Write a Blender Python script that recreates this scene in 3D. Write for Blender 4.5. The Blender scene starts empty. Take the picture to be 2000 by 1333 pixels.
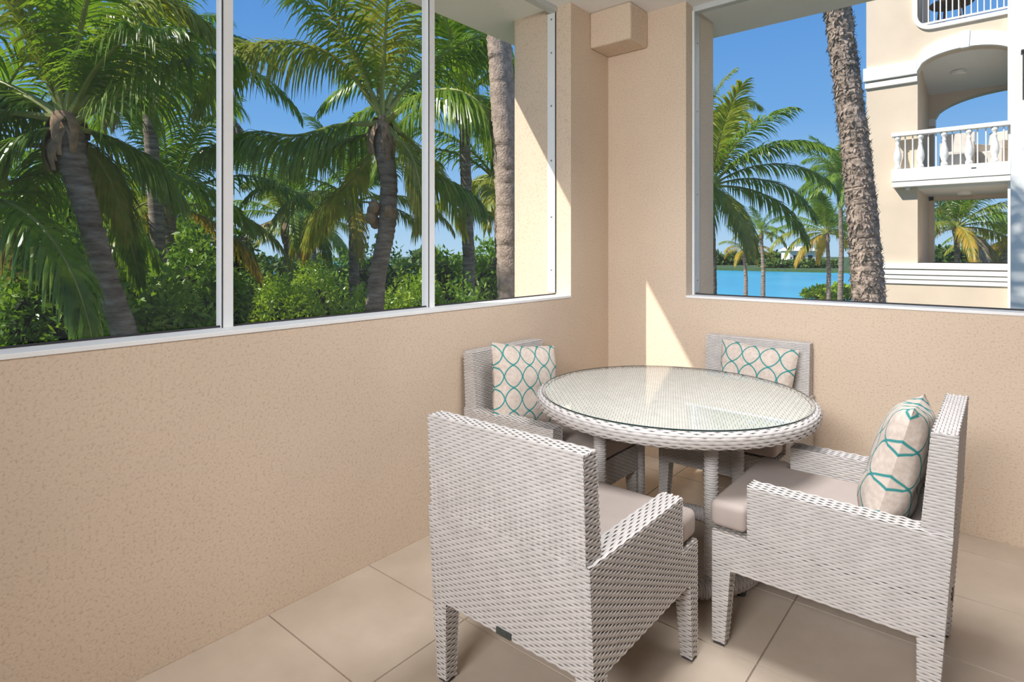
import bpy, math, random
import numpy as np
from mathutils import Vector, Matrix
rnd = random.Random(7)
SC = bpy.context.scene
COL = SC.collection
R_ = math.radians
# ------------------------------------------------------------------ camera
YAW = R_(39.974)
CAM = np.array([2.129, -3.594, 1.38])
RIGHT = np.array([math.cos(YAW), math.sin(YAW), 0.0])
FWD = np.array([-math.sin(YAW), math.cos(YAW), 0.0])
UP = np.array([0, 0, 1.0])
cd = bpy.data.cameras.new('camera'); cam = bpy.data.objects.new('camera', cd); COL.objects.link(cam)
cam.location = CAM; cam.rotation_euler = (R_(90), 0, YAW)
cd.sensor_width = 36; cd.lens = 36 * 1144 / 2000; cd.shift_y = -(666.5 - 489) / 2000; cd.clip_end = 3000
SC.camera = cam
# ------------------------------------------------------------------ light
SUN_DIR = Vector((0.628, 1.0, -1.049)).normalized()
w = bpy.data.worlds.new('sky'); SC.world = w; w.use_nodes = True
nt = w.node_tree; nt.nodes.clear()
tc = nt.nodes.new('ShaderNodeTexCoord'); sx = nt.nodes.new('ShaderNodeSeparateXYZ'); nt.links.new(tc.outputs['Generated'], sx.inputs[0])
sk = nt.nodes.new('ShaderNodeValToRGB'); nt.links.new(sx.outputs[2], sk.inputs[0])   # clear sky: colour by height above the horizon only
el = sk.color_ramp.elements
while len(el) < 5: el.new(0.5)
for e, (p, c) in zip(el, [(0.0, (0.46, 0.68, 0.88)), (0.06, (0.36, 0.61, 0.89)), (0.2, (0.17, 0.42, 0.82)), (0.45, (0.075, 0.27, 0.70)), (1.0, (0.035, 0.15, 0.50))]):
    e.position = p; e.color = (*c, 1)
bg = nt.nodes.new('ShaderNodeBackground'); bg.inputs[1].default_value = 1.0
wo = nt.nodes.new('ShaderNodeOutputWorld')
nt.links.new(sk.outputs[0], bg.inputs[0]); nt.links.new(bg.outputs[0], wo.inputs[0])
sd = bpy.data.lights.new('sun', 'SUN'); sd.energy = 6.0; sd.angle = R_(0.6); sd.color = (1.0, 0.95, 0.86)
so = bpy.data.objects.new('sun', sd); COL.objects.link(so); so.rotation_euler = SUN_DIR.to_track_quat('-Z', 'Y').to_euler()

def area(name, loc, target, sx, sy, energy, color, spread):
    d = bpy.data.lights.new(name, 'AREA'); d.shape = 'RECTANGLE'; d.size = sx; d.size_y = sy; d.energy = energy; d.color = color; d.spread = R_(spread)
    o = bpy.data.objects.new(name, d); COL.objects.link(o); o.location = loc
    o.rotation_euler = (Vector(target) - Vector(loc)).to_track_quat('-Z', 'Y').to_euler()
area('overhead_light', (1.45, -1.55, 2.93), (1.45, -1.5, 0.0), 0.9, 0.9, 27, (0.98, 0.98, 1.0), 115)  # added fill over the table, no known fixture; brightens the interior
area('rear_fill_light', (1.8, -5.6, 2.55), (1.5, -0.4, 1.0), 1.4, 0.7, 48, (0.98, 0.98, 1.0), 90)  # added fill behind the camera, lifts the room beyond its window light
SC.view_settings.view_transform = 'Standard'; SC.view_settings.look = 'None'
SC.view_settings.exposure = 0.0; SC.view_settings.gamma = 1.0; SC.view_settings.use_curve_mapping = False

def at(px, py, d):
    return CAM + d * (FWD + (px - 1000) / 1144 * RIGHT - (py - 489) / 1144 * UP)

# ------------------------------------------------------------------ materials
def newmat(name):
    m = bpy.data.materials.new(name); m.use_nodes = True
    return m, m.node_tree.nodes, m.node_tree.links, m.node_tree.nodes['Principled BSDF']

def ramp(N, L, fac, stops):
    r = N.new('ShaderNodeValToRGB'); e = r.color_ramp.elements
    while len(e) < len(stops): e.new(0.5)
    for i, (p, c) in enumerate(stops): e[i].position = p; e[i].color = (*c, 1)
    L.new(fac, r.inputs[0]); return r.outputs[0]

def noise(N, L, vec, scale, detail=3, rough=0.5):
    n = N.new('ShaderNodeTexNoise'); n.inputs['Scale'].default_value = scale; n.inputs['Detail'].default_value = detail
    n.inputs['Roughness'].default_value = rough
    if vec is not None: L.new(vec, n.inputs['Vector'])
    return n.outputs['Fac']

def coords(N, kind='Object'):
    return N.new('ShaderNodeTexCoord').outputs[kind]

def bump(N, L, B, h, strength, dist):
    b = N.new('ShaderNodeBump'); b.inputs['Strength'].default_value = strength; b.inputs['Distance'].default_value = dist
    L.new(h, b.inputs['Height']); L.new(b.outputs[0], B.inputs['Normal'])

def mul(c, k): return tuple(max(0, min(1, x * k)) for x in c)

def simple(name, col, rough=0.6, var=0.12, scale=6, metal=0.0, bscale=None, bstr=0.3, bdist=0.002, spec=0.5):
    m, N, L, B = newmat(name)
    v = coords(N)
    c = ramp(N, L, noise(N, L, v, scale, 4), [(0.3, mul(col, 1 - var)), (0.7, mul(col, 1 + var))])
    L.new(c, B.inputs['Base Color']); B.inputs['Roughness'].default_value = rough; B.inputs['Metallic'].default_value = metal
    B.inputs['Specular IOR Level'].default_value = spec
    if bscale: bump(N, L, B, noise(N, L, v, bscale, 3), bstr, bdist)
    return m

def stucco(name, col):
    m, N, L, B = newmat(name); v = coords(N)
    big = noise(N, L, v, 1.3, 3)
    fine = noise(N, L, v, 100, 4, 0.65)
    c1 = ramp(N, L, big, [(0.3, mul(col, 0.95)), (0.7, mul(col, 1.05))])
    c2 = ramp(N, L, fine, [(0.36, (0.70, 0.66, 0.62)), (0.47, (1, 1, 1))])
    mx = N.new('ShaderNodeMixRGB'); mx.blend_type = 'MULTIPLY'; mx.inputs[0].default_value = 0.6
    L.new(c1, mx.inputs[1]); L.new(c2, mx.inputs[2]); L.new(mx.outputs[0], B.inputs['Base Color'])
    B.inputs['Roughness'].default_value = 0.95; B.inputs['Specular IOR Level'].default_value = 0.15
    bump(N, L, B, fine, 0.5, 0.004)
    return m

def leafmat(name, cols, trans=0.35, scale=3.0, rough=0.45):
    m, N, L, B = newmat(name)
    out = N['Material Output']
    c = ramp(N, L, noise(N, L, coords(N), scale, 3, 0.7), [(0.3, cols[0]), (0.5, cols[1]), (0.7, cols[2])])
    L.new(c, B.inputs['Base Color']); B.inputs['Roughness'].default_value = rough; B.inputs['Specular IOR Level'].default_value = 0.5
    t = N.new('ShaderNodeBsdfTranslucent'); g = N.new('ShaderNodeMixRGB'); g.blend_type = 'MULTIPLY'; g.inputs[0].default_value = 1
    g.inputs[2].default_value = (1.0, 1.0, 0.45, 1); L.new(c, g.inputs[1]); L.new(g.outputs[0], t.inputs[0])
    ms = N.new('ShaderNodeMixShader'); ms.inputs[0].default_value = trans
    L.new(B.outputs[0], ms.inputs[1]); L.new(t.outputs[0], ms.inputs[2]); L.new(ms.outputs[0], out.inputs[0])
    return m

def glassy(name, tint, ior=1.5, dirt=0.0, dirtcol=(0.1, 0.1, 0.1), gloss=True):
    m, N, L, B = newmat(name); out = N['Material Output']; N.remove(B)
    t = N.new('ShaderNodeBsdfTransparent'); t.inputs[0].default_value = (*tint, 1)
    last = t.outputs[0]
    if gloss:
        g = N.new('ShaderNodeBsdfGlossy'); g.inputs['Roughness'].default_value = 0.0
        lw = N.new('ShaderNodeLayerWeight'); lw.inputs['Blend'].default_value = 0.5
        pw = N.new('ShaderNodeMath'); pw.operation = 'POWER'; pw.inputs[1].default_value = 5; L.new(lw.outputs['Facing'], pw.inputs[0])
        f = N.new('ShaderNodeMath'); f.operation = 'MULTIPLY_ADD'; f.inputs[1].default_value = 0.91; f.inputs[2].default_value = 0.09; L.new(pw.outputs[0], f.inputs[0])
        a = N.new('ShaderNodeMixShader'); L.new(f.outputs[0], a.inputs[0]); L.new(last, a.inputs[1]); L.new(g.outputs[0], a.inputs[2]); last = a.outputs[0]
    if dirt:
        d = N.new('ShaderNodeBsdfDiffuse'); d.inputs[0].default_value = (*dirtcol, 1)
        b = N.new('ShaderNodeMixShader'); b.inputs[0].default_value = dirt
        L.new(last, b.inputs[1]); L.new(d.outputs[0], b.inputs[2]); last = b.outputs[0]
    L.new(last, out.inputs[0]); return m

def trellis(name):
    m, N, L, B = newmat(name)
    uv = N.new('ShaderNodeUVMap'); uv.uv_map = 'UVMap'
    sep = N.new('ShaderNodeSeparateXYZ'); L.new(uv.outputs[0], sep.inputs[0])
    def mth(op, a, b=None, c=None):
        n = N.new('ShaderNodeMath'); n.operation = op
        for i, x in enumerate((a, b, c)):
            if x is None: continue
            if isinstance(x, (int, float)): n.inputs[i].default_value = x
            else: L.new(x, n.inputs[i])
        return n.outputs[0]
    def cell(s, k, off): return mth('POWER', mth('ABSOLUTE', mth('SUBTRACT', mth('FRACT', mth('ADD', mth('MULTIPLY', s, k), off)), 0.5)), 1.5)
    d = mth('POWER', mth('ADD', cell(sep.outputs[0], 4.2, 0.2), cell(sep.outputs[1], 3.7, 0.35)), 1 / 1.5)
    line = mth('SUBTRACT', 1.0, mth('SMOOTHSTEP', 0.0, 1.0, mth('MULTIPLY', mth('ABSOLUTE', mth('SUBTRACT', d, 0.49)), 14.0)) if False else mth('MINIMUM', 1.0, mth('MULTIPLY', mth('ABSOLUTE', mth('SUBTRACT', d, 0.485)), 22.0)))
    lin = mth('MINIMUM', 1.0, mth('MULTIPLY', line, 2.2))
    base = ramp(N, L, noise(N, L, coords(N), 60, 3), [(0.35, (0.56, 0.47, 0.40)), (0.65, (0.66, 0.57, 0.50))])
    mx = N.new('ShaderNodeMixRGB'); L.new(lin, mx.inputs[0]); L.new(base, mx.inputs[1]); mx.inputs[2].default_value = (0.05, 0.26, 0.25, 1)
    L.new(mx.outputs[0], B.inputs['Base Color']); B.inputs['Roughness'].default_value = 0.9; B.inputs['Specular IOR Level'].default_value = 0.1
    bump(N, L, B, noise(N, L, coords(N), 350, 2), 0.3, 0.001)
    return m

M = {}
M['stucco'] = stucco('beige_stucco', (0.70, 0.56, 0.43))
M['ceil'] = simple('white_ceiling_paint', (0.92, 0.91, 0.90), 0.9, 0.02, 3, bscale=40, bstr=0.3, bdist=0.004, spec=0.1)
M['white'] = simple('white_aluminium', (0.82, 0.83, 0.83), 0.45, 0.02)
M['whitepaint'] = simple('white_ledge_paint', (0.86, 0.86, 0.85), 0.6, 0.03)
M['greyflange'] = simple('grey_aluminium', (0.55, 0.57, 0.56), 0.4, 0.03)
M['gasket'] = simple('black_gasket', (0.03, 0.03, 0.035), 0.7, 0.1)
M['screw'] = simple('screw_steel', (0.35, 0.36, 0.36), 0.3, 0.1, metal=0.8)
M['screen'] = glassy('fine_screen', (1, 1, 1), dirt=0.03, dirtcol=(0.35, 0.37, 0.38), gloss=False)
M['wicker'] = simple('white_resin_wicker', (0.57, 0.535, 0.51), 0.55, 0.08, 25)
M['wickertop'] = simple('lit_resin_wicker', (0.76, 0.74, 0.69), 0.55, 0.08, 25)  # same wicker as the chairs, colour lightened for reflected light on the tabletop
M['core'] = simple('wicker_backing', (0.27, 0.245, 0.22), 0.8, 0.1)
M['underside'] = simple('dark_underside', (0.16, 0.14, 0.13), 0.8, 0.1)
M['cushion'] = simple('taupe_cushion', (0.47, 0.40, 0.36), 0.9, 0.06, 5, bscale=300, bstr=0.25, bdist=0.001, spec=0.1)
M['pillow'] = trellis('trellis_print')
M['glass'] = glassy('clear_glass', (0.965, 0.985, 0.975), 1.52)
M['glassedge'] = simple('glass_edge', (0.015, 0.04, 0.04), 0.15, 0.1)
M['rubber'] = simple('dark_foot', (0.05, 0.05, 0.05), 0.8, 0.1)
M['plate'] = simple('dark_plate', (0.05, 0.06, 0.055), 0.4, 0.3, 60)
def tilemat():
    m, N, L, B = newmat('beige_floor_tile'); v = coords(N, 'Object')
    oi = N.new('ShaderNodeObjectInfo'); ad = N.new('ShaderNodeVectorMath'); ad.operation = 'ADD'; L.new(v, ad.inputs[0]); L.new(oi.outputs['Location'], ad.inputs[1])
    c = ramp(N, L, noise(N, L, ad.outputs[0], 3.2, 6, 0.6), [(0.3, (0.47, 0.385, 0.30)), (0.55, (0.535, 0.445, 0.355)), (0.75, (0.60, 0.505, 0.41))])
    L.new(c, B.inputs['Base Color']); B.inputs['Roughness'].default_value = 0.45; B.inputs['Specular IOR Level'].default_value = 0.35
    return m
M['tile'] = tilemat()
M['grout'] = simple('grout', (0.30, 0.24, 0.19), 0.9, 0.1)
M['bldg'] = stucco('cream_stucco', (0.72, 0.60, 0.47))
M['bwhite'] = simple('white_moulding', (0.85, 0.84, 0.81), 0.7, 0.02)
M['bdark'] = simple('dark_metal', (0.02, 0.02, 0.022), 0.5, 0.1)
M['wood'] = simple('brown_wood', (0.20, 0.12, 0.07), 0.6, 0.25, 12)
M['weave2'] = simple('grey_wicker', (0.55, 0.52, 0.48), 0.7, 0.1)
def bark(name, dark, mid, light):
    m, N, L, B = newmat(name); mp = N.new('ShaderNodeMapping'); mp.inputs['Scale'].default_value = (1, 1, 4.5); L.new(coords(N), mp.inputs['Vector'])
    f = noise(N, L, mp.outputs[0], 3.2, 6, 0.7)
    L.new(ramp(N, L, f, [(0.32, dark), (0.5, mid), (0.68, light)]), B.inputs['Base Color']); B.inputs['Roughness'].default_value = 0.95; B.inputs['Specular IOR Level'].default_value = 0.1
    bump(N, L, B, f, 0.8, 0.03); return m
M['trunk'] = bark('palm_bark', (0.10, 0.075, 0.055), (0.25, 0.195, 0.155), (0.42, 0.36, 0.31))
M['trunkpale'] = simple('pale_palm_bark', (0.40, 0.31, 0.25), 0.95, 0.3, 18, bscale=45, bstr=0.8, bdist=0.02, spec=0.1)
M['trunkdark'] = simple('shaggy_bark', (0.31, 0.245, 0.20), 0.95, 0.55, 14, bscale=40, bstr=1.0, bdist=0.02, spec=0.1)
M['husk'] = simple('dry_husk', (0.36, 0.24, 0.15), 0.9, 0.3, 12, spec=0.1)
M['frond'] = leafmat('palm_green', [(0.10, 0.21, 0.018), (0.20, 0.34, 0.03), (0.36, 0.48, 0.06)], 0.52, rough=0.3)
M['frondyel'] = leafmat('palm_yellow_green', [(0.20, 0.28, 0.02), (0.34, 0.39, 0.04), (0.52, 0.46, 0.08)], 0.45, rough=0.33)
M['frondgold'] = leafmat('palm_golden', [(0.24, 0.26, 0.03), (0.52, 0.38, 0.04), (0.62, 0.36, 0.05)], 0.4)
M['fronddry'] = leafmat('palm_dry', [(0.28, 0.20, 0.11), (0.42, 0.31, 0.18), (0.5, 0.4, 0.25)], 0.2)
M['stalk'] = simple('frond_stalk', (0.28, 0.31, 0.07), 0.5, 0.25, 5)
M['stalkdry'] = simple('dry_stalk', (0.27, 0.2, 0.13), 0.8, 0.25, 5)
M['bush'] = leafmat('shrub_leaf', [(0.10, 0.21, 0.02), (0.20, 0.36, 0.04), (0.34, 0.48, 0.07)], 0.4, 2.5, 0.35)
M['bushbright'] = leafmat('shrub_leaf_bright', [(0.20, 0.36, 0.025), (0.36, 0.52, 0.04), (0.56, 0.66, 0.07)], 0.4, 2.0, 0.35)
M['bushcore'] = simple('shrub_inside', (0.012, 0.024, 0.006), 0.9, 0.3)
M['twig'] = simple('twig', (0.16, 0.12, 0.08), 0.9, 0.2)
M['lawn'] = simple('lawn', (0.06, 0.11, 0.03), 0.95, 0.3, 1.5, bscale=8, bdist=0.05)
M['pave'] = simple('pale_paving', (0.72, 0.68, 0.62), 0.85, 0.06, 2)
M['farwhite'] = simple('far_white_wall', (0.8, 0.8, 0.78), 0.8, 0.02)
M['mangrove'] = leafmat('mangrove_leaf', [(0.05, 0.10, 0.015), (0.09, 0.16, 0.025), (0.15, 0.22, 0.03)], 0.2, 0.3)
def watermat():
    m, N, L, B = newmat('turquoise_water')
    c = ramp(N, L, noise(N, L, coords(N), 0.06, 3), [(0.3, (0.03, 0.33, 0.50)), (0.7, (0.06, 0.44, 0.58))])
    L.new(c, B.inputs['Base Color']); B.inputs['Roughness'].default_value = 0.25; B.inputs['Specular IOR Level'].default_value = 0.2
    bump(N, L, B, noise(N, L, coords(N), 2.5, 3), 0.35, 0.1)
    return m
M['water'] = watermat()

# ------------------------------------------------------------------ mesh builder
class MB:
    def __init__(s): s.v = []; s.f = []; s.m = []; s.n = 0; s.uv = None
    def add(s, verts, faces, mi=0):
        verts = np.asarray(verts, float).reshape(-1, 3)
        s.v.append(verts)
        b = s.n
        s.f.extend([tuple(int(i) + b for i in f) for f in faces]); s.m.extend([mi] * len(faces)); s.n += len(verts)
    def box(s, x0, x1, y0, y1, z0, z1, mi=0):
        v = [(x, y, z) for z in (z0, z1) for y in (y0, y1) for x in (x0, x1)]
        s.add(v, [(0, 2, 3, 1), (4, 5, 7, 6), (0, 1, 5, 4), (2, 6, 7, 3), (0, 4, 6, 2), (1, 3, 7, 5)], mi)
    def hexa(s, bot, top, mi=0):
        s.add(list(bot) + list(top), [(3, 2, 1, 0), (4, 5, 6, 7), (0, 1, 5, 4), (1, 2, 6, 5), (2, 3, 7, 6), (3, 0, 4, 7)], mi)
    def prism(s, poly, fn, a, b, mi=0):
        """poly: 2-D outline, fn(p, t) -> 3-D point, swept from a to b"""
        n = len(poly); v = [fn(p, a) for p in poly] + [fn(p, b) for p in poly]
        s.add(v, [tuple(range(n))[::-1], tuple(range(n, 2 * n))] + [(i, (i + 1) % n, n + (i + 1) % n, n + i) for i in range(n)], mi)
    def tube(s, pts, rad, n=8, mi=0, cap=True, closed=False):
        P = [Vector(p) for p in pts]; k = len(P)
        if not hasattr(rad, '__len__'): rad = [rad] * k
        v = []; ref = None
        for i in range(k):
            t = (P[(i + 1) % k] - P[i - 1]) if closed else (P[min(i + 1, k - 1)] - P[max(i - 1, 0)])
            t.normalize()
            if ref is None:
                ref = Vector((0, 0, 1)) if abs(t.z) < 0.9 else Vector((1, 0, 0))
            a = t.cross(ref).normalized(); b = a.cross(t).normalized(); ref = b
            for j in range(n):
                q = 2 * math.pi * j / n
                v.append(P[i] + (a * math.cos(q) + b * math.sin(q)) * rad[i])
        f = []
        for i in range(k if closed else k - 1):
            i2 = (i + 1) % k
            for j in range(n):
                j2 = (j + 1) % n
                f.append((i * n + j, i * n + j2, i2 * n + j2, i2 * n + j))
        if cap and not closed: f += [tuple(range(n)), tuple(range((k - 1) * n, k * n))[::-1]]
        s.add([tuple(x) for x in v], f, mi)
    def lathe(s, prof, n=24, c=(0, 0, 0), mi=0, cap=True):
        v = []; k = len(prof)
        for r, z in prof:
            for j in range(n):
                q = 2 * math.pi * j / n; v.append((c[0] + r * math.cos(q), c[1] + r * math.sin(q), c[2] + z))
        f = [(i * n + j, i * n + (j + 1) % n, (i + 1) * n + (j + 1) % n, (i + 1) * n + j) for i in range(k - 1) for j in range(n)]
        if cap: f += [tuple(range(n))[::-1], tuple(range((k - 1) * n, k * n))]
        s.add(v, f, mi)
    def mesh(s, name, mats, smooth=False):
        me = bpy.data.meshes.new(name)
        me.from_pydata(np.concatenate(s.v).tolist(), [], s.f)
        for m in mats: me.materials.append(M[m])
        if len(mats) > 1: me.polygons.foreach_set('material_index', s.m)
        if smooth is True: me.polygons.foreach_set('use_smooth', [True] * len(s.f))
        elif smooth: me.polygons.foreach_set('use_smooth', [mi in smooth for mi in s.m])
        me.update(); return me
    def obj(s, name, mats, parent=None, smooth=False, bevel=0):
        if isinstance(mats, str): mats = [mats]
        return link(name, s.mesh(name, mats, smooth), parent, bevel)

def link(name, me, parent=None, bevel=0):
    o = bpy.data.objects.new(name, me); COL.objects.link(o)
    if parent is not None: o.parent = parent
    if bevel:
        b = o.modifiers.new('bevel', 'BEVEL'); b.width = bevel; b.segments = 2; b.limit_method = 'ANGLE'; b.angle_limit = R_(40)
    return o
def empty(name, loc=(0, 0, 0), rz=0.0):
    o = bpy.data.objects.new(name, None); COL.objects.link(o); o.location = loc; o.rotation_euler = (0, 0, rz); o.empty_display_size = 0.1
    return o
def tag(o, label=None, cat=None, group=None, kind=None):
    if label: o['label'] = label
    if cat: o['category'] = cat
    if group: o['group'] = group
    if kind: o['kind'] = kind
    return o
def copy_tree(o, parent=None):
    c = o.copy(); COL.objects.link(c)
    if parent is not None: c.parent = parent
    for ch in list(o.children): copy_tree(ch, c)
    return c
def bx(name, mat, dims, parent=None, bevel=0, kind=None, label=None):
    b = MB(); b.box(*dims); o = b.obj(name, mat, parent, bevel=bevel)
    if kind: o['kind'] = kind
    if label: o['label'] = label
    return o

# ------------------------------------------------------------------ wicker: every strand is geometry
def weave(mb, pos, rows, pitch, stake, amp=0.0016, mi=0, k0=0, half=0.455):
    """rows: (row number, v, [(ua, ub)...]); pos(u, v, h) -> (n,3) points"""
    for (k, v, spans) in rows:
        for ua, ub in spans:
            if ub - ua < 0.004: continue
            st = stake / 2
            a, b = math.floor(ua / st) + 1, math.ceil(ub / st) - 1
            u = np.concatenate([[ua], np.arange(a, b + 1) * st, [ub]]) if b >= a else np.array([ua, ub])
            h = amp * np.cos(np.pi * (u / stake + k + k0))
            n = len(u)
            V = np.concatenate([pos(u, np.full(n, v - pitch * half), h - 0.0016), pos(u, np.full(n, v), h + 0.0006), pos(u, np.full(n, v + pitch * half), h - 0.0016)])
            i = np.arange(n - 1)
            F = np.concatenate([np.stack([i, i + 1, n + i + 1, n + i], 1), np.stack([n + i, n + i + 1, 2 * n + i + 1, 2 * n + i], 1)])
            mb.add(V, F.tolist(), mi)

def poly_rows(poly, pitch):
    vs = [p[1] for p in poly]; k0 = math.floor(min(vs) / pitch + 1e-6); k1 = math.ceil(max(vs) / pitch - 1e-6)
    out = []
    for k in range(k0, k1):
        v = (k + 0.5) * pitch; xs = []
        if v < min(vs) or v > max(vs): continue
        for (x0, y0), (x1, y1) in zip(poly, poly[1:] + poly[:1]):
            if (y0 <= v < y1) or (y1 <= v < y0): xs.append(x0 + (v - y0) / (y1 - y0) * (x1 - x0))
        xs.sort(); out.append((k, v, list(zip(xs[::2], xs[1::2]))))
    return out

PITCH, STAKE = 0.0090, 0.0195
def wface(mb, O, U, V, poly, flip=1, pitch=PITCH, stake=STAKE, amp=0.0019, mi=0):
    O, U, V = (np.array(x, float) for x in (O, U, V)); Nn = np.cross(U, V) * flip; Nn /= np.linalg.norm(Nn)
    pos = lambda u, v, h: O + np.outer(u, U) + np.outer(v, V) + np.outer(h - 0.0006, Nn)
    weave(mb, pos, poly_rows(poly, pitch), pitch, stake, amp, mi)

# ------------------------------------------------------------------ room shell
SILL, CEIL = 1.09, 2.975
def struct(name, mat, boxes, bevel=0):
    b = MB()
    for d in boxes: b.box(*d)
    o = b.obj(name, mat, bevel=bevel); o['kind'] = 'structure'; return o
struct('wall_left', 'stucco', [(-0.165, 0, -6.5, 0.459, -3.0, SILL - 0.015), (-0.47, -0.165, -6.5, 0.459, -3.0, SILL - 0.07), (-0.165, 0, -0.465, 0.459, SILL - 0.015, CEIL), (-0.47, -0.165, -0.465, 0.459, SILL - 0.07, CEIL)])
struct('wall_back', 'stucco', [(0, 4.6, 0, 0.165, -3.0, SILL - 0.015), (0, 4.6, 0.165, 0.459, -3.0, SILL - 0.07), (0, 0.572, 0, 0.165, SILL - 0.015, CEIL), (0, 0.572, 0.165, 0.459, SILL - 0.07, CEIL)])
struct('wall_right', 'stucco', [(4.6, 4.9, -6.5, 0.459, -3.0, CEIL)])
struct('wall_front', 'stucco', [(0, 4.6, -6.8, -6.5, -3.0, CEIL)])
struct('wall_sun_block', 'bldg', [(-2.2, -0.47, -5.0, -4.6, -3.0, 7.0)])  # added out of view, shaped to block the sun except near the corner
struct('ceiling', 'ceil', [(-0.79, 4.9, -6.8, 0.755, CEIL, CEIL + 0.35)])
struct('trim_1', 'stucco', [(0, 0.305, -0.24, 0, 2.736, CEIL)], bevel=0.012)
# floor: bed and separate tiles
fl = struct('floor', 'grout', [(0, 4.6, -6.5, 0, -0.3, -0.006)])
def tile_mesh(sx, sy):
    b = MB(); e = 0.0015
    b.hexa([(0, 0, -0.006), (sx, 0, -0.006), (sx, sy, -0.006), (0, sy, -0.006)], [(e, e, 0), (sx - e, e, 0), (sx - e, sy - e, 0), (e, sy - e, 0)])
    b.hexa([(0, 0, -0.02), (sx, 0, -0.02), (sx, sy, -0.02), (0, sy, -0.02)], [(0, 0, -0.006), (sx, 0, -0.006), (sx, sy, -0.006), (0, sy, -0.006)])
    return b.mesh('tile', ['tile'])
xs = [0.0, 0.59, 1.502, 2.416, 3.33, 4.244, 4.6]; ys = [-2.03 + 0.457 * k for k in range(-9, 5)]; ys = [-6.5] + ys + [0.0]
cache = {}
for i in range(len(xs) - 1):
    for j in range(len(ys) - 1):
        sx, sy = xs[i + 1] - xs[i] - 0.003, ys[j + 1] - ys[j] - 0.003
        if sy < 0.02: continue
        key = (round(sx, 3), round(sy, 3))
        if key not in cache: cache[key] = tile_mesh(sx, sy)
        t = link('tile', cache[key], fl); t.location = (xs[i], ys[j], 0)
# windows -------------------------------------------------------------
w1 = tag(empty('window_1', (-0.12, -0.465, SILL)), kind='structure')
def part(name, mat, dims, parent, bevel=0.0015):
    b = MB(); l = parent.location
    b.box(dims[0] - l[0], dims[1] - l[0], dims[2] - l[1], dims[3] - l[1], dims[4] - l[2], dims[5] - l[2]); return b.obj(name, mat, parent, bevel=bevel)
part('sill', 'whitepaint', (-0.165, 0.004, -6.5, -0.465, SILL - 0.015, SILL), w1)
part('bottom_channel', 'greyflange', (-0.16, -0.128, -6.5, -0.465, SILL, SILL + 0.002), w1)
part('gasket', 'gasket', (-0.130, -0.119, -6.5, -0.465, SILL, SILL + 0.007), w1, 0)
part('top_channel', 'greyflange', (-0.16, -0.105, -6.5, -0.465, CEIL - 0.035, CEIL), w1)
part('jamb_flange', 'white', (-0.182, -0.122, -0.471, -0.465, SILL + 0.012, CEIL - 0.035), w1, 0)
part('gasket', 'gasket', (-0.122, -0.116, -0.471, -0.465, SILL + 0.012, CEIL - 0.035), w1, 0)
for z in (1.25, 1.60, 1.97, 2.33, 2.68, 2.9):
    b = MB(); b.lathe([(0.007, 0), (0.007, 0.002), (0.003, 0.0035)], 10)
    s = b.obj('screw', 'screw', w1); s.rotation_euler = (R_(90), 0, 0); s.location = (-0.15 + 0.12, -0.006, z - SILL)
for y in (-1.57, -2.594, -3.62, -4.64):
    m = part('mullion', 'white', (-0.155, -0.1, y - 0.02, y + 0.02, SILL, CEIL), w1)
    part('gasket', 'gasket', (-0.1005, -0.098, y - 0.0235, y - 0.0195, SILL, CEIL), w1, 0)
    part('gasket', 'gasket', (-0.13, -0.118, y + 0.0195, y + 0.0235, SILL, CEIL), w1, 0)
ye = [-4.64, -3.62, -2.594, -1.57, -0.465]
for a, c in zip(ye, ye[1:]):
    part('pane', 'screen', (-0.1265, -0.1255, a + 0.024, c - 0.024 if c != -0.465 else c - 0.006, SILL + 0.012, CEIL - 0.035), w1, 0)
w2 = tag(empty('window_2', (0.572, 0.12, SILL)), kind='structure')
part('sill', 'whitepaint', (0.572, 4.6, -0.004, 0.165, SILL - 0.015, SILL), w2)
part('bottom_channel', 'greyflange', (0.572, 4.6, 0.13, 0.16, SILL, SILL + 0.002), w2)
part('gasket', 'gasket', (0.572, 4.6, 0.119, 0.13, SILL, SILL + 0.008), w2, 0)
part('top_channel', 'greyflange', (0.572, 4.6, 0.105, 0.16, CEIL - 0.035, CEIL), w2)
part('jamb_strip', 'white', (0.572, 0.582, 0.10, 0.122, SILL, CEIL - 0.03), w2, 0)
part('jamb_flange', 'greyflange', (0.572, 0.578, 0.135, 0.20, SILL + 0.012, CEIL - 0.035), w2, 0)
part('gasket', 'gasket', (0.572, 0.580, 0.122, 0.13, SILL + 0.012, CEIL - 0.035), w2, 0)
for z in (1.18, 1.75, 2.3, 2.75):
    b = MB(); b.lathe([(0.007, 0), (0.007, 0.002), (0.003, 0.0035)], 10)
    s = b.obj('screw', 'screw', w2); s.rotation_euler = (0, R_(90), 0); s.location = (0.006, 0.048, z - SILL)
part('mullion', 'white', (3.1, 3.14, 0.1, 0.155, SILL, CEIL), w2)
part('pane', 'screen', (0.58, 3.1, 0.1255, 0.1265, SILL + 0.012, CEIL - 0.035), w2, 0)
part('pane', 'screen', (3.14, 4.6, 0.1255, 0.1265, SILL + 0.012, CEIL - 0.035), w2, 0)

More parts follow.
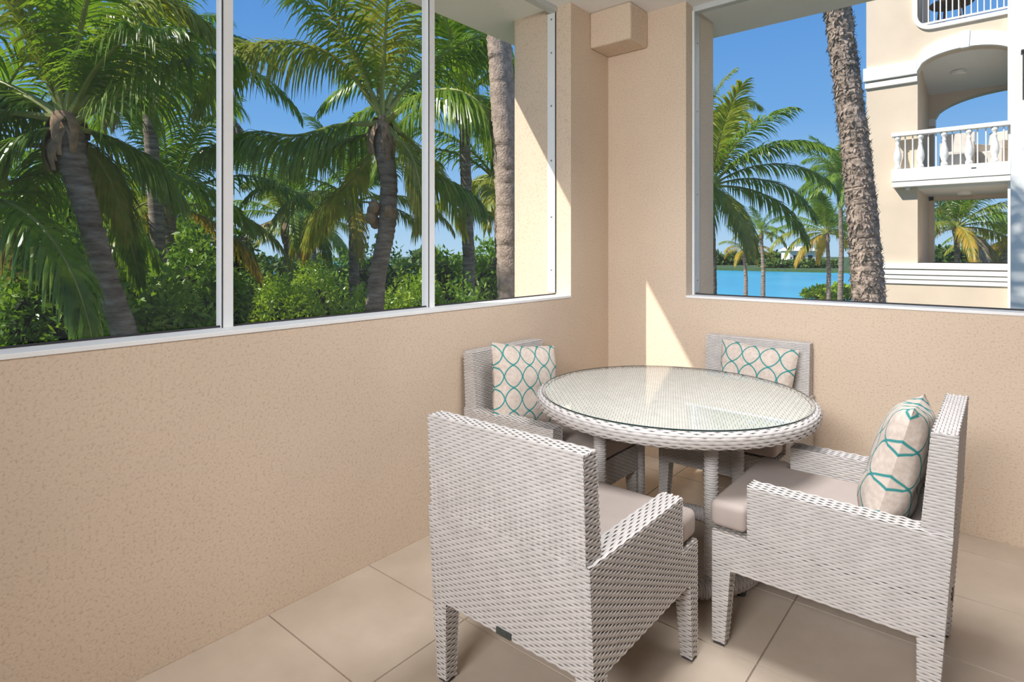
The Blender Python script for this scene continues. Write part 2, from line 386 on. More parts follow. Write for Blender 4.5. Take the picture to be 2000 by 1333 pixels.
# ------------------------------------------------------------------ chair (faces +Y, origin on the floor at its middle)
def make_chair():
    root = empty('wicker_armchair')
    X, YF, YR = 0.30, 0.34, -0.34
    W, CO = ['wicker', 'core'], 0.004
    zr, zu, za = 0.40, 0.27, 0.58
    yrear = lambda z: -0.300 - (z / 0.585) * 0.04
    # seat frame: two side aprons, front and rear apron
    b = MB()
    for s in (-1, 1):
        x = s * X
        poly = [(YF, zu), (YF, zr), (yrear(zr), zr), (yrear(zu), zu)]
        wface(b, (x, 0, 0), (0, 1, 0), (0, 0, 1), poly, s)
        b.prism(poly, lambda p, t: (t, p[0] * 0.992, p[1]), x - s * CO, x - s * 0.045, 1)
    wface(b, (0, YF, 0), (1, 0, 0), (0, 0, 1), [(-X, zu), (X, zu), (X, zr), (-X, zr)], -1)
    b.box(-X + 0.005, X - 0.005, YF - 0.045, YF - CO, zu, zr - 0.003, 1)
    wface(b, (0, yrear(zu), zu), (1, 0, 0), (0, yrear(za) - yrear(zu), za - zu), [(-X, 0), (X, 0), (X, 1), (-X, 1)], 1, pitch=PITCH / (za - zu))
    b.hexa([(-X + .005, yrear(zu) + CO, zu), (X - .005, yrear(zu) + CO, zu), (X - .005, yrear(zu) + .05, zu), (-X + .005, yrear(zu) + .05, zu)],
           [(-X + .005, yrear(za) + CO, za - .003), (X - .005, yrear(za) + CO, za - .003), (X - .005, yrear(za) + .05, za - .003), (-X + .005, yrear(za) + .05, za - .003)], 1)
    wface(b, (0, 0, zr), (0, 1, 0), (1, 0, 0), [(YF - 0.12, -X), (YF, -X), (YF, X), (YF - 0.12, X)], -1)
    b.box(-X + 0.005, X - 0.005, -0.27, YF - 0.006, zu + 0.06, zr - 0.004, 1)
    b.obj('seat_frame', W, root, smooth=(0,))
    bx('seat_bottom', 'underside', (-X + .03, X - .03, -0.28, YF - .03, zu + .012, zu + .05), root)
    # arms
    for s in (-1, 1):
        b = MB(); x = s * X; xi = s * (X - 0.072); ya = YF - 0.12
        poly = [(ya, zr), (ya, za), (yrear(za), za), (yrear(zr), zr)]
        wface(b, (x, 0, 0), (0, 1, 0), (0, 0, 1), poly, s)
        pin = [(ya, zr + .02), (ya, za), (yrear(za) + .1, za), (yrear(zr) + .1, zr + .02)]
        wface(b, (xi, 0, 0), (0, 1, 0), (0, 0, 1), pin, -s)
        lo, hi = min(x, xi), max(x, xi)
        wface(b, (0, ya, 0), (1, 0, 0), (0, 0, 1), [(lo, zr), (hi, zr), (hi, za), (lo, za)], -1)
        wface(b, (0, 0, za), (0, 1, 0), (1, 0, 0), [(yrear(za), lo), (ya, lo), (ya, hi), (yrear(za), hi)], -1, pitch=0.0103, stake=0.024, amp=0.002)
        b.prism([(ya - CO, zr - .02), (ya - CO, za - CO), (yrear(za) + CO, za - CO), (yrear(zr) + CO, zr - .02)], lambda p, t: (t, p[0], p[1]), lo + CO, hi - CO, 1)
        b.obj('armrest', W, root, smooth=(0,))
    # backrest: wedge leaning back
    b = MB(); xb = X - 0.011; z0, z1 = za - 0.01, 0.864
    yr0, yr1, yf0, yf1 = -0.338, -0.352, -0.262, -0.288
    zin = 0.47; yfin = yf0 + (yf0 - yf1) / (z1 - z0) * (z0 - zin)
    wface(b, (0, yr0, z0), (1, 0, 0), (0, yr1 - yr0, z1 - z0), [(-xb, 0), (xb, 0), (xb, 1), (-xb, 1)], 1, pitch=PITCH / (z1 - z0))
    wface(b, (0, yfin, zin), (1, 0, 0), (0, yf1 - yfin, z1 - zin), [(-xb + (0), 0), (xb, 0), (xb, 1), (-xb, 1)], -1, pitch=PITCH / (z1 - zin))
    for s in (-1, 1):
        wface(b, (s * xb, 0, 0), (0, 1, 0), (0, 0, 1), [(yr0, z0), (yf0, z0), (yf1, z1), (yr1, z1)], s)
    wface(b, (0, 0, z1), (1, 0, 0), (0, 1, 0), [(-xb, yr1), (xb, yr1), (xb, yf1), (-xb, yf1)], 1)
    e = CO
    b.hexa([(-xb + e, yr0 + e, z0 - .03), (xb - e, yr0 + e, z0 - .03), (xb - e, yf0 - e, z0 - .03), (-xb + e, yf0 - e, z0 - .03)],
           [(-xb + e, yr1 + e, z1 - e), (xb - e, yr1 + e, z1 - e), (xb - e, yf1 - e, z1 - e), (-xb + e, yf1 - e, z1 - e)], 1)
    b.obj('backrest', W, root, smooth=(0,))
    # legs
    for sx in (-1, 1):
        for front in (True, False):
            b = MB()
            wt, wb = 0.064, 0.045
            if front: yo_t, yo_b, yi_t, yi_b = YF, YF, YF - wt, YF - wb
            else: yo_t, yo_b, yi_t, yi_b = yrear(zu), yrear(0), yrear(zu) + wt, yrear(0) + wb
            xo, xi_t, xi_b = sx * X, sx * (X - 0.058), sx * (X - 0.042)
            lowz = 0.01
            sg = 1 if front else -1
            P = lambda a0, a1: [(a0[1], lowz), (a0[0], zu), (a1[0], zu), (a1[1], lowz)]
            wface(b, (xo, 0, 0), (0, 1, 0), (0, 0, 1), P((yo_t, yo_b), (yi_t, yi_b)), sx)
            xm = xi_b
            wface(b, (0, yo_b, 0), (1, 0, 0), (0, (yo_t - yo_b) / zu, 1), P((xo, xo), (xi_t, xi_b)), -sg)
            wface(b, (xi_b, 0, 0), (0, 1, 0), ((xi_t - xi_b) / zu, 0, 1), P((yo_t, yo_b), (yi_t, yi_b)), -sx)
            wface(b, (0, yi_b, 0), (1, 0, 0), (0, (yi_t - yi_b) / zu, 1), P((xo, xo), (xi_t, xi_b)), sg)
            c = lambda xx, yy, z: (xx, yy, z)
            e1, e2 = sx * CO, sg * CO
            b.hexa([(xo - e1, yo_b - e2, .006), (xi_b + e1, yo_b - e2, .006), (xi_b + e1, yi_b + e2, .006), (xo - e1, yi_b + e2, .006)],
                   [(xo - e1, yo_t - e2, zu + .02), (xi_t + e1, yo_t - e2, zu + .02), (xi_t + e1, yi_t + e2, zu + .02), (xo - e1, yi_t + e2, zu + .02)], 1)
            lg = b.obj('leg', W, root, smooth=(0,))
            g = MB(); mx, my = (xo + xi_b) / 2, (yo_b + yi_b) / 2
            g.box(mx - .019, mx + .019, my - .019, my + .019, 0.0, .010); g.obj('foot_glide', 'rubber', lg, bevel=.003)
    # T-shaped cushion
    b = MB(); zc0, zc1 = zr + 0.006, 0.498; xw, xn, ys_, yb, yfr = X - 0.008, X - 0.08, YF - 0.115, -0.262, YF + 0.014
    out = [(-xn, yb), (xn, yb), (xn, ys_), (xw, ys_), (xw, yfr), (-xw, yfr), (-xw, ys_), (-xn, ys_)]
    b.prism(out, lambda p, t: (p[0], p[1], t), zc0, zc1)
    o = b.obj('seat_cushion', 'cushion', root, smooth=True, bevel=0.024)
    o.modifiers['bevel'].segments = 5
    # small dark plate low on the rear apron
    bx('maker_plate', 'plate', (-0.028, 0.028, yrear(zu) - .006, yrear(zu) - .001, zu + .004, zu + .024), root, 0.002)
    return root
ch = make_chair()
G = 'wicker armchairs around the round table'
chairs = [((1.035, -2.005, 0), 0, 'white wicker armchair with its woven back turned to the viewer'),
          ((0.372, -1.175, 0), -90, 'white wicker armchair with its back against the left wall under the long window'),
          ((1.684, -1.263, 0), 90, 'white wicker armchair seen side-on, its arm and taupe cushion in full view'),
          ((1.03, -0.375, 0), 180, 'white wicker armchair half hidden behind the table, back to the far wall')]
for i, (loc, rz, lab) in enumerate(chairs):
    o = ch if i == 0 else copy_tree(ch)
    o.location = loc; o.rotation_euler = (0, 0, R_(rz)); tag(o, lab, 'chair', G)

# ------------------------------------------------------------------ table
def make_table():
    tx, ty = CAM[0] + 2.664 * FWD[0] + 0.722 * RIGHT[0], CAM[1] + 2.664 * FWD[1] + 0.722 * RIGHT[1]
    root = empty('round_dining_table', (tx, ty, 0))
    tag(root, 'round white wicker dining table with a clear glass top', 'table')
    # woven top disc
    b = MB(); Rt, zt = 0.578, 0.732
    ang = math.atan2(ty - CAM[1], tx - CAM[0]); U = np.array([math.cos(ang), math.sin(ang), 0]); V = np.array([-math.sin(ang), math.cos(ang), 0])
    n = 60; disc = [(Rt * math.cos(2 * math.pi * i / n), Rt * math.sin(2 * math.pi * i / n)) for i in range(n)]
    wface(b, (0, 0, zt), U, V, disc, 1, pitch=0.0105, stake=0.03, amp=0.0015)
    b.lathe([(0.0, zt - .03), (Rt + .005, zt - .03), (Rt + .005, zt - .0035), (0.0, zt - .0035)], 60, mi=1, cap=False)
    b.obj('woven_top', ['wickertop', 'core'], root, smooth=(0,))
    # rim: strands run round the edge over a rounded profile
    prof = [(0.572, 0.7335), (0.590, 0.7335), (0.603, 0.727), (0.609, 0.715), (0.609, 0.700), (0.606, 0.688), (0.600, 0.676), (0.588, 0.670), (0.565, 0.669)]
    P = np.array(prof); seg = np.linalg.norm(np.diff(P, axis=0), axis=1); cum = np.concatenate([[0], np.cumsum(seg)])
    def pos(u, v, h):
        r = np.interp(v, cum, P[:, 0]); z = np.interp(v, cum, P[:, 1])
        r2 = np.interp(v + .004, cum, P[:, 0]) - np.interp(v - .004, cum, P[:, 0]); z2 = np.interp(v + .004, cum, P[:, 1]) - np.interp(v - .004, cum, P[:, 1])
        l = np.hypot(r2, z2) + 1e-9; nr, nz = -z2 / l, r2 / l
        a = u / 0.6; rr = r + nr * h
        return np.stack([rr * np.cos(a), rr * np.sin(a), z + nz * h], 1)
    b = MB(); pt = cum[-1] / 9; st = 2 * math.pi * 0.6 / 146
    weave(b, pos, [(k, (k + .5) * pt, [(0, 2 * math.pi * 0.6)]) for k in range(9)], pt, st, 0.0022)
    b.lathe([(r - .004, z - .002 + (.004 if z < .69 else 0)) for r, z in prof], 72, mi=1, cap=False)
    b.obj('rim', ['wicker', 'core'], root, smooth=(0,))
    # glass
    b = MB(); n = 96; g0, g1, Rg = 0.7345, 0.7405, 0.584
    b.lathe([(Rg, g0), (Rg, g1)], n, mi=1, cap=False)
    top = [(Rg * math.cos(2 * math.pi * i / n), Rg * math.sin(2 * math.pi * i / n), g1) for i in range(n)]
    b.add(top, [tuple(range(n))], 0)
    b.obj('glass_top', ['glass', 'glassedge'], root)
    # poles
    a0 = math.atan2(-FWD[1], -FWD[0]) + R_(12)
    def ring_pos(cx, cy, r):
        return lambda u, v, h: np.stack([cx + (r + h) * np.cos(u / r), cy + (r + h) * np.sin(u / r), v], 1)
    for k in range(4):
        a = a0 + k * math.pi / 2; cx, cy = 0.34 * math.cos(a), 0.34 * math.sin(a)
        b = MB(); r = 0.028
        weave(b, ring_pos(cx, cy, r), [(i, 0.055 + i * .0095, [(0, 2 * math.pi * r)]) for i in range(66)], .0095, 2 * math.pi * r / 7, 0.0012)
        b.lathe([(r - .003, 0.03), (r - .003, 0.672)], 12, (cx, cy, 0), 1)
        b.obj('leg', ['wicker', 'core'], root, smooth=(0,))
    b = MB(); Rr, r = 0.37, 0.036
    def tp(u, v, h):
        a = v / Rr; q = u / r; rr = Rr + (r + h) * np.cos(q)
        return np.stack([rr * np.cos(a), rr * np.sin(a), 0.05 + (r + h) * np.sin(q)], 1)
    nr = 226; pt = 2 * math.pi * Rr / nr
    weave(b, tp, [(k, (k + .5) * pt, [(0, 2 * math.pi * r)]) for k in range(nr)], pt, 2 * math.pi * r / 8, 0.0012)
    b.tube([(Rr * math.cos(2 * math.pi * i / 48), Rr * math.sin(2 * math.pi * i / 48), 0.05) for i in range(48)], r - .003, 10, 1, closed=True)
    b.obj('base_ring', ['wicker', 'core'], root, smooth=(0,))
    for k in range(4):
        a = a0 + .35 + k * math.pi / 2
        b = MB(); b.lathe([(0.02, 0), (0.02, 0.02)], 12, (Rr * math.cos(a), Rr * math.sin(a), 0)); b.obj('foot_glide', 'rubber', root)
make_table()

# ------------------------------------------------------------------ scatter pillows
def pillow_mesh(size, th, seed):
    n = 26; rr = random.Random(seed); V = []; F = []; UV = []
    ph = [rr.uniform(0, 6) for _ in range(4)]
    for side in (1, -1):
        for j in range(n + 1):
            for i in range(n + 1):
                u, v = i / n * 2 - 1, j / n * 2 - 1
                pin = 1 - 0.07 * (1 - abs(u * v)) * (max(abs(u), abs(v)) ** 6)
                prof = max(0, (1 - u ** 2) * (1 - v ** 2)) ** 0.42
                wr = 0.006 * (math.sin(3 * u + ph[0]) * math.cos(4 * v + ph[1]) + math.sin(7 * u * v + ph[2])) * prof
                pinch = 0.018 * math.exp(-((u + .35) ** 2 * 9 + (v + .2) ** 2 * 40)) * prof
                V.append((u * size / 2 * pin, side * (th / 2 * prof + wr - pinch), v * size / 2 * pin)); UV.append(((u + 1) / 2, (v + 1) / 2))
    m = (n + 1) ** 2
    for side in (0, 1):
        for j in range(n):
            for i in range(n):
                a = side * m + j * (n + 1) + i; q = (a, a + 1, a + n + 2, a + n + 1)
                F.append(q[::-1] if side == 0 else q)
    me = bpy.data.meshes.new('pillow'); me.from_pydata(V, [], F); me.materials.append(M['pillow'])
    ul = me.uv_layers.new(name='UVMap')
    for l in me.loops: ul.data[l.index].uv = UV[l.vertex_index]
    me.polygons.foreach_set('use_smooth', [True] * len(F)); me.update(); return me
def pillow(loc, rot, size, th, seed, label):
    o = link('throw_pillow', pillow_mesh(size, th, seed)); o.rotation_mode = 'ZYX'; o.location = loc
    o.matrix_world = Matrix.Translation(loc) @ Matrix.Rotation(R_(rot[2]), 4, 'Z') @ Matrix.Rotation(R_(rot[0]), 4, 'X') @ Matrix.Rotation(R_(rot[1]), 4, 'Y')
    tag(o, label, 'pillow', 'teal trellis throw pillows'); return o
pillow((0.25, -1.245, 0.692), (14, -8, -103), 0.41, 0.15, 1, 'beige teal-trellis pillow propped upright in the chair by the left wall')
pillow((1.862, -1.275, 0.672), (15, 5, 90), 0.44, 0.17, 2, 'beige teal-trellis pillow seen edge-on in the side-on armchair')
pillow((1.065, -0.215, 0.645), (12, -3, 180), 0.42, 0.14, 3, 'beige teal-trellis pillow showing above the far side of the glass tabletop')

# ------------------------------------------------------------------ ground, water, far shore
GZ = -3.0
struct('ground', 'lawn', [(-140, 40, -40, 50, GZ - 1.5, GZ)])
b = MB(); b.box(-26, 30, 40, 50.5, GZ, GZ + 0.04); o = b.obj('trim_3', 'pave'); o['kind'] = 'structure'
b = MB(); b.box(-300, 200, 50.0, 139, GZ - 1.2, GZ - 0.5); o = b.obj('lagoon', 'water'); tag(o, kind='structure')
struct('far_shore_ground', 'lawn', [(-300, 300, 138, 420, GZ - 1.2, GZ)])

# ------------------------------------------------------------------ neighbouring building
def building():
    FY = 11.9
    root = empty('apartment_building', (1.0, FY, GZ)); tag(root, 'cream apartment building with arched white balconies beyond the right window', 'building')
    ox, oy, oz = 1.0, FY, GZ
    def pb(name, mat, boxes, bevel=0.0, parent=None):
        b = MB()
        for x0, x1, y0, y1, z0, z1 in boxes: b.box(x0 - ox, x1 - ox, y0 - oy, y1 - oy, z0 - oz, z1 - oz)
        return b.obj(name, mat, parent or root, bevel=bevel)
    def pp(name, mat, poly, y0, y1, bevel=0.0, parent=None):
        b = MB(); b.prism(poly, lambda p, t: (p[0] - ox, t - oy, p[1] - oz), y0, y1); return b.obj(name, mat, parent or root, bevel=bevel)
    L, OL, OR, RX = -0.271, 0.70, 2.34, 4.6
    arc = [(OL + (OR - OL) * i / 20, 5.28 + 0.34 * math.sqrt(max(0, 1 - ((i - 10) / 10) ** 2))) for i in range(21)]
    pb('pier', 'bldg', [(L, OL, FY, FY + 0.25, GZ, 9.0)])
    pb('pier', 'bldg', [(OR, RX, FY, FY + 0.25, GZ, 9.0)])
    pb('lower_wall', 'bldg', [(OL, OR, FY, FY + 0.25, GZ, 1.06)])
    pp('spandrel', 'bldg', [(OL, 6.23), (OL, 5.28)] + arc[1:-1] + [(OR, 5.28), (OR, 6.23)], FY, FY + 0.25)
    pb('floor_slab', 'bwhite', [(OL, OR, FY, 14.6, 2.72, 3.1)])
    pb('floor_slab', 'bldg', [(OL - .4, OR + .4, 12.15, 14.6, 0.85, 1.05)])
    pb('side_wall', 'bldg', [(OL - .4, OL, 12.15, 14.7, GZ, 9.0)]); pb('side_wall', 'bldg', [(OR, OR + .4, 12.15, 14.7, GZ, 9.0)])
    BL = 0.80
    pb('back_wall', 'bldg', [(OL, BL, 14.4, 14.7, 1.05, 5.4), (2.5, 3.0, 14.4, 14.7, 1.05, 5.4), (OL, 3.0, 14.4, 14.7, 0.9, 1.07), (OL, 3.0, 14.4, 14.7, 2.62, 3.15)])
    barc = [(BL + (2.5 - BL) * i / 16, 4.62 + 0.58 * math.sqrt(max(0, 1 - ((i - 16) / 16) ** 2))) for i in range(17)]
    pp('back_arch', 'bldg', [(BL, 5.6)] + barc + [(2.5, 5.6)], 14.4, 14.7)
    pb('capital', 'bwhite', [(OL, BL + .03, 14.34, 14.7, 4.48, 4.66)], .01)
    b = MB(); b.hexa([(OL - ox, 12.15 - oy, 5.64 - oz), (OR - ox, 12.15 - oy, 5.64 - oz), (OR - ox, 14.6 - oy, 5.24 - oz), (OL - ox, 14.6 - oy, 5.24 - oz)],
                     [(OL - ox, 12.15 - oy, 6.2 - oz), (OR - ox, 12.15 - oy, 6.2 - oz), (OR - ox, 14.6 - oy, 6.2 - oz), (OL - ox, 14.6 - oy, 6.2 - oz)]); b.obj('balcony_ceiling', 'bwhite', root)
    for (x, y, z) in ((1.35, 13.2, 5.44), (1.45, 13.3, 2.70)):
        b = MB(); b.lathe([(0.11, -0.055), (0.14, -0.03), (0.14, 0.03)], 20, (x - ox, y - oy, z - oz)); b.obj('overhead_light', 'bwhite', root)
    # cornice and arch moulding
    pp('cornice', 'bwhite', [(L - .05, 5.22), (OL, 5.22), (OL, 5.52), (L - .05, 5.52)], FY - 0.10, FY + .02, .012)
    pp('cornice', 'bwhite', [(L - .02, 5.06), (OL, 5.06), (OL, 5.18), (L - .02, 5.18)], FY - 0.06, FY + .02, .01)
    outer = [(OL + (OR - OL) * i / 20 + (-.0 if i else -.0), 5.52 + 0.40 * math.sqrt(max(0, 1 - ((i - 10) / 10) ** 2))) for i in range(21)]
    b = MB()
    for i in range(20):
        quad = [arc[i], arc[i + 1], outer[i + 1], outer[i]]
        b.prism(quad, lambda p, t: (p[0] - ox, t - oy, p[1] - oz), FY - 0.10, FY + .02)
    b.obj('arch_moulding', 'bwhite', root)
    pp('keystone', 'bwhite', [(1.45, 5.60), (1.59, 5.60), (1.61, 5.95), (1.43, 5.95)], FY - 0.115, FY, .008)
    pp('cornice', 'bwhite', [(OR, 5.22), (RX, 5.22), (RX, 5.52), (OR, 5.52)], FY - 0.10, FY + .02, .012)
    # sill course
    for z0, z1, d in ((0.97, 1.085, .09), (0.845, 0.945, .07), (0.745, 0.825, .05), (0.64, 0.725, .035)):
        pb('sill_moulding', 'bwhite', [(L - .03, RX, FY - d, FY + .05, z0, z1)], .006)
    pb('lower_sill', 'bwhite', [(OL, OR, FY - .02, FY + .3, 1.05, 1.10)])
    pb('dark_sill', 'bdark', [(BL, 2.5, 14.36, 14.44, 1.07, 1.085)])
    # balcony
    BY = 11.62
    pb('balcony_slab', 'bwhite', [(0.245, RX, BY, FY, 2.88, 3.15)], .006)
    pb('balcony_slab_band', 'bwhite', [(0.26, RX, BY + .015, FY, 2.76, 2.868)], .006)
    pb('drain', 'bdark', [(1.63, 1.71, BY - .006, BY + .02, 3.05, 3.07)])
    pb('handrail', 'bwhite', [(0.25, RX, BY + .0, BY + .16, 3.865, 3.955)], .012)
    pr = [(0.055, 0), (0.055, .07), (0.04, .075), (0.045, .09), (0.036, .105), (0.062, .2), (0.068, .27), (0.058, .36), (0.038, .46), (0.03, .53), (0.036, .545), (0.036, .56), (0.028, .57), (0.03, .61), (0.045, .64), (0.055, .66), (0.055, .715)]
    bal = MB(); bal.lathe([(r * 1.12, z) for r, z in pr], 16); me = bal.mesh('baluster', ['bwhite'], True)
    bar = MB(); bar.tube([(0, 0, 0), (0, 0, .72)], .013, 8); mbar = bar.mesh('rail_bar', ['bwhite'])
    x = 0.356
    while x < 2.6:
        o = link('baluster', me, root); o.location = (x - ox, BY + .08 - oy, 3.15 - oz)
        for q in (0.14, 0.275):
            o = link('rail_bar', mbar, root); o.location = (x + q - ox, BY + .08 - oy, 3.15 - oz)
        x += 0.4115
    # upper opening with rounded corner, trim and railing
    r = 0.26; c0 = [(0.70 + r - r * math.cos(a), 6.23 + r - r * math.sin(a)) for a in [math.pi / 2 * i / 8 for i in range(9)]]
    pp('upper_wall', 'bldg', [(OL, 6.23), (OL, 6.23 + r)] + c0[1:], FY, FY + .25)
    pb('upper_wall', 'bldg', [(OL, OR, FY, FY + .25, 8.2, 9.0)])
    ci = [(0.70 + r - (r + .085) * math.cos(a), 6.23 + r - (r + .085) * math.sin(a)) for a in [math.pi / 2 * i / 8 for i in range(9)]]
    b = MB(); inner = [(0.70, 8.2)] + c0 + [(OR, 6.23)]; out_ = [(0.615, 8.2)] + ci + [(OR, 6.145)]
    for i in range(len(inner) - 1):
        b.prism([inner[i], inner[i + 1], out_[i + 1], out_[i]], lambda p, t: (p[0] - ox, t - oy, p[1] - oz), FY - .06, FY + .1)
    b.obj('upper_trim', 'bwhite', root)
    pb('upper_floor', 'bwhite', [(OL, OR, 12.15, 14.6, 6.05, 6.2)])
    pb('bottom_rail', 'bwhite', [(0.72, OR, FY + .08, FY + .12, 6.30, 6.34)]); pb('top_rail', 'bwhite', [(0.72, OR, FY + .07, FY + .13, 6.98, 7.03)])
    bar = MB(); bar.tube([(0, 0, 0), (0, 0, .68)], .012, 8); mbar = bar.mesh('upper_rail_bar', ['bwhite'])
    for i in range(15):
        o = link('upper_rail_bar', mbar, root); o.location = (0.78 + .105 * i - ox, FY + .10 - oy, 6.33 - oz)
    pb('downpipe', 'bwhite', [(2.20, 2.30, FY - .12, FY, GZ, 9.0)], .01)
    pb('soffit_lamp', 'bwhite', [(0.50, 0.57, BY + .08, BY + .16, 2.69, 2.76)], .01)
building()
# furniture on the neighbour's balconies
def patio_table(x, y, z, r, h, lab):
    o = empty('patio_table', (x, y, z)); tag(o, lab, 'table')
    b = MB(); b.lathe([(0.0, h - .05), (r, h - .05), (r + .02, h - .02), (r, h), (0.0, h)], 28, cap=False); b.obj('table_top', 'wood', o)
    for k in range(4):
        a = k * math.pi / 2 + .6; b = MB(); b.tube([(r * .6 * math.cos(a), r * .6 * math.sin(a), h - .04), (r * .8 * math.cos(a), r * .8 * math.sin(a), 0)], .025, 8); b.obj('leg', 'wood', o)
patio_table(1.25, 12.75, 6.2, 0.40, 0.72, 'round brown table on the top balcony of the cream building')
def patio_chair(x, y, z, rz, lab):
    o = empty('patio_armchair', (x, y, z), R_(rz)); tag(o, lab, 'chair', 'balcony armchairs of the cream building')
    b = MB(); b.box(-.3, .3, -.3, .3, .12, .42); b.obj('seat', 'weave2', o, bevel=.02)
    b = MB(); b.hexa([(-.3, -.32, .42), (.3, -.32, .42), (.3, -.22, .42), (-.3, -.22, .42)], [(-.3, -.38, .9), (.3, -.38, .9), (.3, -.31, .9), (-.3, -.31, .9)]); b.obj('backrest', 'weave2', o, bevel=.02)
    for s in (-1, 1):
        b = MB(); b.box(min(s * .3, s * .22), max(s * .3, s * .22), -.28, .28, .42, .62); b.obj('armrest', 'weave2', o, bevel=.015)
        for t in (-1, 1): b = MB(); b.tube([(s * .26, t * .26, .13), (s * .26, t * .26, 0)], .025, 8); b.obj('leg', 'weave2', o)
patio_chair(1.36, 12.55, 3.1, 180, 'grey wicker armchair behind the middle balusters of the white balcony')
patio_chair(2.0, 12.9, 3.1, 150, 'grey wicker armchair at the far right end of the white balcony')
# white wing beside the window with a black lantern
p0 = at(1974, 500, 8.0); xw = p0[0] + (8.2 - p0[1]) / (p0 - CAM)[1] * (p0 - CAM)[0]
o = struct('wall_annex', 'farwhite', [(xw, xw + 4, 8.2, 8.6, GZ, 9)])
lp = [CAM + (p - CAM) * ((8.0 - CAM[1]) / (p - CAM)[1]) for p in (at(1996, 97, 8), at(1996, 192, 8))]
wl = empty('wall_lantern', (lp[0][0] + .12, 8.2, lp[1][2])); tag(wl, 'black box lantern high on the white wall at the frame edge', 'lamp')
for nm, d in (('wall_plate', (-.05, .05, -.03, 0, .1, .5)), ('lantern_body', (-.11, .11, -.2, -.03, 0, lp[0][2] - lp[1][2] - .04)), ('cap', (-.13, .13, -.22, -.03, lp[0][2] - lp[1][2] - .04, lp[0][2] - lp[1][2]))):
    bx(nm, 'bdark', d, wl, .008)

# ------------------------------------------------------------------ palms
def frond_mesh(az, el, L, bend, leaf=0.62, droop=1.3, n=84, seed=0, roll=0.0, curl=0.0, w=0.034, start=0.14, path=None):
    """leaflets + stalk of one frond leaving the origin; az/el in radians, world axes"""
    r = random.Random(seed); K = 22; pts = []; p = Vector((0, 0, 0)); tang = []
    for i in range(K + 1):
        s = i / K; e = el - bend * s ** 1.25; a = az + curl * s
        t = Vector((math.cos(e) * math.cos(a), math.cos(e) * math.sin(a), math.sin(e)))
        pts.append(p.copy()); tang.append(t); p = p + t * (L / K)
    if path is not None:
        A = [Vector(q) for q in path]; pts = []; A = [A[0] * 2 - A[1]] + A + [A[-1] * 2 - A[-2]]; m_ = len(A) - 3
        for i in range(K + 1):
            x = min(i / K * m_, m_ - 1e-6); j = int(x); u = x - j; a_, b_, c_, d_ = A[j:j + 4]
            pts.append(0.5 * (2 * b_ + (c_ - a_) * u + (2 * a_ - 5 * b_ + 4 * c_ - d_) * u * u + (3 * b_ - a_ - 3 * c_ + d_) * u ** 3))
        tang = [(pts[min(i + 1, K)] - pts[max(i - 1, 0)]).normalized() for i in range(K + 1)]
    V, F = [], []
    for side in (-1, 1):
        for i in range(n):
            s = start + (1 - start) * (i + r.random() * .5) / n
            x = min(s * K, K - 1e-3); k = int(x); fr = x - k
            q = pts[k].lerp(pts[k + 1], fr); t = tang[k].lerp(tang[k + 1], fr).normalized()
            sd = t.cross(Vector((0, 0, 1)));
            if sd.length < 0.05: sd = Vector((-math.sin(az), math.cos(az), 0))
            sd.normalize(); nn = sd.cross(t).normalized()
            sd2 = sd * math.cos(roll) + nn * math.sin(roll); nn2 = nn * math.cos(roll) - sd * math.sin(roll)
            ll = leaf * (0.35 + 0.65 * min(1, (s - start) / .18)) * (1 - 0.62 * max(0, (s - .55) / .45) ** 1.6) * r.uniform(.85, 1.1)
            fw = 0.42 + 0.75 * s + r.uniform(-.1, .1)
            d = (sd2 * side * math.cos(fw) + t * math.sin(fw) + nn2 * r.uniform(.12, .42)).normalized()
            ww = w * r.uniform(.8, 1.15); base = len(V); c = q.copy(); dr = droop * r.uniform(.75, 1.25)
            M_ = 4
            for m in range(M_ + 1):
                f = m / M_
                wv = (t - d * t.dot(d)); wv = wv.normalized() if wv.length > 1e-3 else nn2
                wd = ww * (0.55 + 1.6 * f * (1 - f)) * (1 - f ** 3)
                if m < M_: V.append(tuple(c - wv * wd / 2)); V.append(tuple(c + wv * wd / 2))
                else: V.append(tuple(c))
                d = (d + Vector((0, 0, -dr * .42 * (0.4 + f)))).normalized(); c = c + d * (ll / M_)
            for m in range(M_ - 1): F.append((base + 2 * m, base + 2 * m + 1, base + 2 * m + 3, base + 2 * m + 2))
            F.append((base + 2 * M_ - 2, base + 2 * M_ - 1, base + 2 * M_))
    me = bpy.data.meshes.new('frond'); me.from_pydata(V, [], F)
    tb = MB(); tb.tube(pts, [0.034 * (1 - .88 * i / K) + (.02 * max(0, 1 - i / 3)) for i in range(K + 1)], 6)
    return me, tb.mesh('stalk', [])
def path_frond(parent, origin, pix, mat='frond', stalk='stalk', **k):
    """a frond whose rachis runs through given points of space, (px, py, distance) from the photographer"""
    W = [at(*q) for q in pix]; W[0] = W[0] * .5 + np.array(origin) * .5
    f, s = frond_mesh(0, 0, 1, 0, path=[w_ - W[0] for w_ in W], **k)
    f.materials.append(M[mat]); s.materials.append(M[stalk])
    o = link('frond', f, parent); o.location = W[0] - np.array(parent.location); link('stalk', s, o); return o
def set_mat(me, m):
    me = me.copy() if me.materials else me
    me.materials.clear(); me.materials.append(M[m]); return me
def add_frond(parent, meshes, mat, stalk='stalk', loc=(0, 0, 0), rot=0, scale=1.0):
    o = link('frond', meshes[0], parent); o.location = loc; o.rotation_euler = (0, 0, rot); o.scale = (scale,) * 3
    s = link('stalk', meshes[1], o)
    return o
